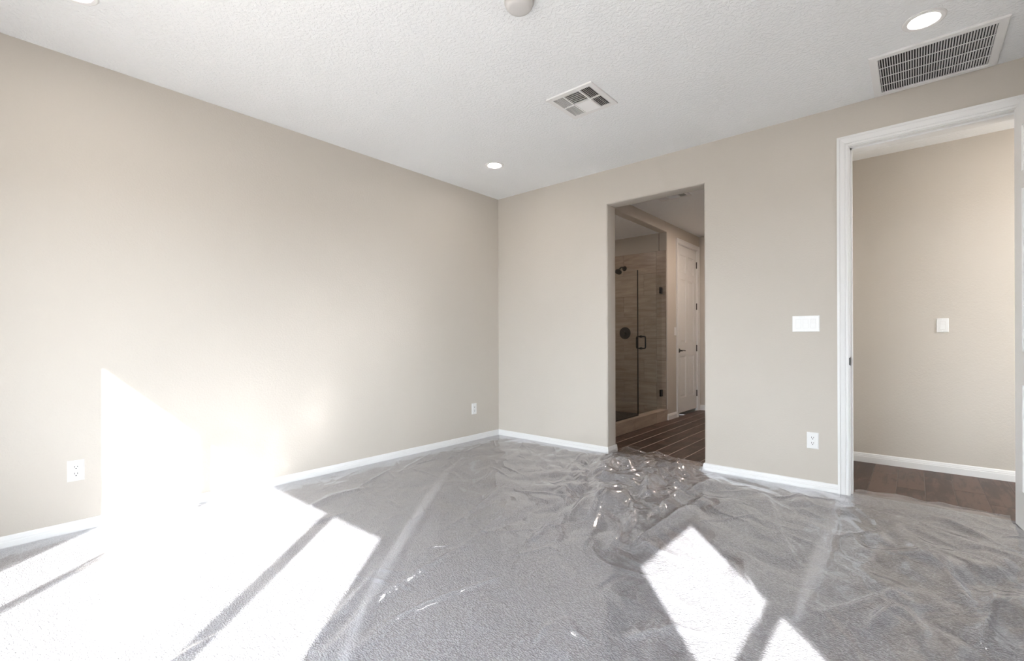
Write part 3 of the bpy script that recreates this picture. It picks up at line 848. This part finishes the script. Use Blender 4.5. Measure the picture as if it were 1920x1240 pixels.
# ------------------------------------------------------------------ supply diffuser
def diffuser(name, loc, label):
    root = empty(name, loc); tag(root, label, 'air vent', 'supply air vents')
    S = 0.350
    # frame: flat flange around the opening, with dividers between the five louvre banks
    o_ = 0.034; iw = S - 2*o_
    x0, x1, x2, x3 = o_, o_+0.080, o_+iw-0.080, S-o_
    y0, y1, y2 = o_, o_+iw*0.5, S-o_
    b = 0.0045
    cells = [(x0, x1-b, y0, y1-b), (x0, x1-b, y1+b, y2), (x1+b, x2-b, y0, y1-b), (x1+b, x2-b, y1+b, y2), (x2+b, x3, y0, y1-b), (x2+b, x3, y1+b, y2)]
    xs_ = sorted({0, S, *[c[0] for c in cells], *[c[1] for c in cells]}); ys_ = sorted({0, S, *[c[2] for c in cells], *[c[3] for c in cells]})
    bm = bmesh.new(); cache = {}
    def V(x, y, z):
        k = (round(x, 5), round(y, 5), z)
        if k not in cache: cache[k] = bm.verts.new((x-S/2, y-S/2, z))
        return cache[k]
    def solid(i, j):
        if i < 0 or j < 0 or i >= len(xs_)-1 or j >= len(ys_)-1: return False
        xc, yc = (xs_[i]+xs_[i+1])/2, (ys_[j]+ys_[j+1])/2
        return not any(c[0] < xc < c[1] and c[2] < yc < c[3] for c in cells)
    zt, zb = 0.0, -0.010
    for i in range(len(xs_)-1):
        for j in range(len(ys_)-1):
            if not solid(i, j): continue
            a, b_, c, d = xs_[i], xs_[i+1], ys_[j], ys_[j+1]
            bm.faces.new((V(a,c,zb), V(b_,c,zb), V(b_,d,zb), V(a,d,zb)))
            for (p, q, u, v_, cond) in ((a, c, a, d, solid(i-1, j)), (b_, c, b_, d, solid(i+1, j)), (a, c, b_, c, solid(i, j-1)), (a, d, b_, d, solid(i, j+1))):
                if not cond: bm.faces.new((V(p,q,zb), V(u,v_,zb), V(u,v_,zt), V(p,q,zt)))
    obj('frame', finish(bm, 'frame', 'vent'), root)
    bm = bmesh.new(); box(bm, -S/2+0.01, S/2-0.01, -S/2+0.01, S/2-0.01, -0.0015, -0.0005); obj('duct_opening', finish(bm, 'duct_opening', 'duct'), root)
    def blades(cell, along, tilt, n):
        cx0, cx1, cy0, cy1 = cell
        ln = (cx1-cx0) if along == 'X' else (cy1-cy0)
        span = (cy1-cy0) if along == 'X' else (cx1-cx0)
        pitch = span/n
        bm = bmesh.new(); wd = min(pitch*0.62, 0.0125)
        box(bm, -ln/2, ln/2, -wd/2, wd/2, -0.0005, 0.0005)
        bmesh.ops.rotate(bm, verts=bm.verts[:], cent=(0, 0, 0), matrix=Matrix.Rotation(tilt, 3, 'X'))
        if along == 'Y': bmesh.ops.rotate(bm, verts=bm.verts[:], cent=(0, 0, 0), matrix=Matrix.Rotation(math.radians(90), 3, 'Z'))
        me = finish(bm, 'louver', 'vent')
        for k in range(n):
            t = (k+0.5)*pitch
            p = ((cx0+cx1)/2-S/2, cy0+t-S/2) if along == 'X' else (cx0+t-S/2, (cy0+cy1)/2-S/2)
            obj('louver', me, root, (p[0], p[1], -0.0055))
    A = math.radians(60)
    A2 = math.radians(68)
    blades(cells[0], 'Y', -A2, 6); blades(cells[1], 'Y', -A2, 6)
    blades(cells[2], 'X', A, 7); blades(cells[3], 'X', -A, 7)
    blades(cells[4], 'Y', A2, 6); blades(cells[5], 'Y', A2, 6)
    return root
v1 = diffuser('supply_vent', (1.937, -1.267, H), 'square white supply vent in the middle of the bedroom ceiling')
v2 = copy_tree(v1); v2.location = (1.583, 1.128, H)
v2['label'] = 'square white supply vent in the bathroom ceiling, partly behind the header'

# ------------------------------------------------------------------ return grille
rg = empty('return_grille', (3.737, -0.300, H)); tag(rg, 'large white return air grille beside the hallway door header', 'air vent')
GX, GY, FR = 0.572, 0.560, 0.040
bm = slab_with_holes([-GX/2, -GX/2+FR, GX/2-FR, GX/2], [-GY/2, -GY/2+FR, GY/2-FR, GY/2], [(-GX/2+FR, GX/2-FR, -GY/2+FR, GY/2-FR)], 0.0, 0.011, 'Y')
bmesh.ops.rotate(bm, verts=bm.verts[:], cent=(0, 0, 0), matrix=Matrix.Rotation(math.radians(-90), 3, 'X'))
bmesh.ops.bevel(bm, geom=[e for e in bm.edges if all(v.co.z < -0.01 for v in e.verts)], offset=0.003, segments=2, affect='EDGES')
obj('frame', finish(bm, 'frame', 'vent'), rg)
simple('duct_opening', 'duct', (-GX/2+0.01, GX/2-0.01, -GY/2+0.01, GY/2-0.01, -0.0012, -0.0004), parent=rg)
NS = 42; iw = GX-2*FR; pitch = iw/NS
bm = bmesh.new(); box(bm, -0.0047, 0.0047, -GY/2+FR, GY/2-FR, -0.0005, 0.0005)
bmesh.ops.rotate(bm, verts=bm.verts[:], cent=(0, 0, 0), matrix=Matrix.Rotation(math.radians(58), 3, 'Y'))
sl = finish(bm, 'slat', 'vent')
for k in range(NS): obj('slat', sl, rg, (-iw/2+(k+0.5)*pitch, 0, -0.0050))
bm = bmesh.new(); box(bm, -iw/2, iw/2, -0.0035, 0.0035, -0.0105, -0.0085); cbm = finish(bm, 'crossbar', 'vent')
for k in (1, 2, 3): obj('crossbar', cbm, rg, (0, -GY/2+FR+(GY-2*FR)*k/4, 0))

# ------------------------------------------------------------------ outlets and switches (local: plate in the xz plane, facing -y)
def plate_mesh(w, h):
    bm = bmesh.new(); v, f = box(bm, -w/2, w/2, -0.006, 0.0, -h/2, h/2)
    bmesh.ops.bevel(bm, geom=list(f[2].edges), offset=0.004, segments=3, affect='EDGES')
    return finish(bm, 'plate', 'plastic_white', True, 40)
def rounded_face(w, h, d):
    bm = bmesh.new(); v, f = box(bm, -w/2, w/2, -d, 0.0, -h/2, h/2)
    bmesh.ops.bevel(bm, geom=[e for e in bm.edges if abs(e.verts[0].co.y-e.verts[1].co.y) > 1e-5], offset=min(w, h)*0.34, segments=5, affect='EDGES')
    return finish(bm, 'receptacle', 'plastic_white')
def screw_mesh():
    bm = bmesh.new(); lathe(bm, [(0.0, -0.0014), (0.0028, -0.0012), (0.0032, 0.0)], 14, 'Y'); return finish(bm, 'screw', 'vinyl')
SCREW = screw_mesh()
def ground_pin():
    bm = bmesh.new(); lathe(bm, [(0.0, -0.0006), (0.0032, -0.0006), (0.0032, 0)], 12, 'Y'); return finish(bm, 'socket_slot', 'slot')
PIN = ground_pin()
def slot_mesh(w, h):
    bm = bmesh.new(); box(bm, -w/2, w/2, -0.0006, 0, -h/2, h/2); return finish(bm, 'socket_slot', 'slot')
SL_A, SL_B = slot_mesh(0.0026, 0.0105), slot_mesh(0.0026, 0.0082)
OUT_PLATE, RECEPT = plate_mesh(0.073, 0.118), rounded_face(0.034, 0.029, 0.0075)
def outlet(loc, rz, label, plate=None):
    r = empty('wall_outlet', loc, (0, 0, rz)); tag(r, label, 'outlet', 'bedroom wall outlets')
    obj('plate', plate or OUT_PLATE, r); obj('screw', SCREW, r, (0, -0.006, 0))
    for dz in (0.0195, -0.0195):
        c = obj('receptacle', RECEPT, r, (0, 0, dz))
        obj('socket_slot', SL_A, c, (-0.0063, -0.0075, 0.004)); obj('socket_slot', SL_B, c, (0.0063, -0.0075, 0.004)); obj('socket_slot', PIN, c, (0, -0.0075, -0.0075))
    return r
outlet((3.088, 0, 0.375), 0, 'white double outlet below the triple switch by the hallway door')
outlet((0, -3.601, 0.371), math.radians(90), 'white double outlet on the left wall beside the sun patch')
outlet((0, -0.400, 0.366), math.radians(90), 'white outlet low on the left wall near the corner')

def switch(loc, rz, gangs, label, pw):
    r = empty('light_switch', loc, (0, 0, rz)); tag(r, label, 'light switch')
    obj('plate', plate_mesh(pw, 0.117), r)
    for k in range(gangs):
        x = (k-(gangs-1)/2)*0.046
        bm = bmesh.new(); box(bm, -0.0168, 0.0168, -0.0066, 0, -0.0335, 0.0335)
        bz = obj('rocker_bezel', finish(bm, 'rocker_bezel', 'detector'), r, (x, 0, 0))
        bm = bmesh.new()
        up = 1 if k != 2 else -1
        pts = [(-0.0335+0.0012, -0.0070-0.0020*(up > 0)), (0.0, -0.0068), (0.0335-0.0012, -0.0070-0.0020*(up < 0))]
        A = [bm.verts.new((-0.0156, y, z)) for z, y in pts] + [bm.verts.new((-0.0156, 0, pts[2][0])), bm.verts.new((-0.0156, 0, pts[0][0]))]
        B = [bm.verts.new((0.0156, v.co.y, v.co.z)) for v in A]
        for i in range(5):
            j = (i+1) % 5; bm.faces.new((A[i], A[j], B[j], B[i]))
        bm.faces.new(A); bm.faces.new(B[::-1])
        obj('rocker', finish(bm, 'rocker', 'plastic_white'), r, (x, 0, 0))
        for dz in (0.0485, -0.0485): obj('screw', SCREW, r, (x, -0.006, dz))
    return r
switch((3.047, 0, 1.225), 0, 3, 'white triple rocker light switch between the opening and the hallway door', 0.170)
switch((3.828, 1.285, 1.224), 0, 1, 'white single light switch on the hallway wall', 0.076)
switch((SHX, 2.588, 1.236), math.radians(90), 1, 'white light switch beside the bathroom closet door', 0.074)

# ------------------------------------------------------------------ shower fittings
GXP = 0.985
fp = empty('shower_screen', (GXP, 1.0, 0.150)); tag(fp, 'fixed clear glass shower panel left of the shower door', 'shower screen')
simple('glass', 'glass', (-0.005, 0.005, -0.55, 0.543, 0.004, 1.852), parent=fp)
simple('base_channel', 'black', (-0.009, 0.009, -0.55, 0.545, 0.0, 0.018), parent=fp)
simple('edge_seal', 'black', (-0.006, 0.006, 0.543, 0.551, 0.004, 1.852), parent=fp)
sdr = empty('shower_door', (GXP, 2.29, 0.150)); tag(sdr, 'clear glass shower door with black hinges and pull handle', 'shower door')
simple('glass', 'glass', (-0.005, 0.005, -0.735, -0.006, 0.010, 1.852), parent=sdr)
for z in (0.223, 1.650):
    bm = bmesh.new(); box(bm, -0.011, 0.011, -0.055, 0.006, -0.045, 0.045); bevel_all(bm, 0.002); obj('hinge', finish(bm, 'hinge', 'black'), sdr, (0, 0, z))
bm = bmesh.new()
for s in (1, -1):
    x = s*0.060
    pts = [(0, 0, 0.076), (s*0.046, 0, 0.076), (s*0.056, 0, 0.072), (x, 0, 0.062), (x, 0, 0.0), (x, 0, -0.062), (s*0.056, 0, -0.072), (s*0.046, 0, -0.076), (0, 0, -0.076)]
    tube(bm, pts, 0.0095, 12)
for z in (0.076, -0.076): lathe(bm, [(0.0, -0.013), (0.015, -0.013), (0.015, 0.013), (0.0, 0.013)], 18, 'X', (0, 0, z))
obj('pull_handle', finish(bm, 'pull_handle', 'black', True, 40), sdr, (0, -0.650, 0.930))['label'] = 'black pull handle'

sh = empty('showerhead', (0.418, 2.298, 2.165)); tag(sh, 'black shower head on the tiled shower wall', 'showerhead')
bm = bmesh.new(); lathe(bm, [(0.0, -0.012), (0.030, -0.010), (0.036, 0.0)], 28, 'Y'); obj('flange', finish(bm, 'flange', 'black', True, 40), sh)
bm = bmesh.new(); tube(bm, [(0, 0, 0), (0, -0.06, 0.012), (0, -0.11, 0.004), (-0.004, -0.150, -0.030)], 0.011, 12); obj('arm', finish(bm, 'arm', 'black', True, 40), sh)
bm = bmesh.new(); lathe(bm, [(0.0, 0.045), (0.016, 0.043), (0.022, 0.030), (0.036, 0.012), (0.050, 0.0), (0.050, -0.010), (0.0, -0.012)], 32)
hd = obj('spray_head', finish(bm, 'spray_head', 'black', True, 40), sh, (-0.006, -0.175, -0.062), (math.radians(-38), 0, 0))
vl = empty('shower_valve', (0.425, 2.298, 1.214)); tag(vl, 'round black shower valve plate with handle', 'shower valve')
bm = bmesh.new(); lathe(bm, [(0.0, -0.010), (0.080, -0.009), (0.088, -0.004), (0.088, 0.0)], 40, 'Y'); obj('plate', finish(bm, 'plate', 'black', True, 40), vl)
bm = bmesh.new(); lathe(bm, [(0.0, -0.052), (0.024, -0.050), (0.027, -0.010)], 28, 'Y'); tube(bm, [(0, -0.042, 0), (0.0, -0.046, -0.075)], 0.007, 10); obj('handle', finish(bm, 'handle', 'black', True, 40), vl)
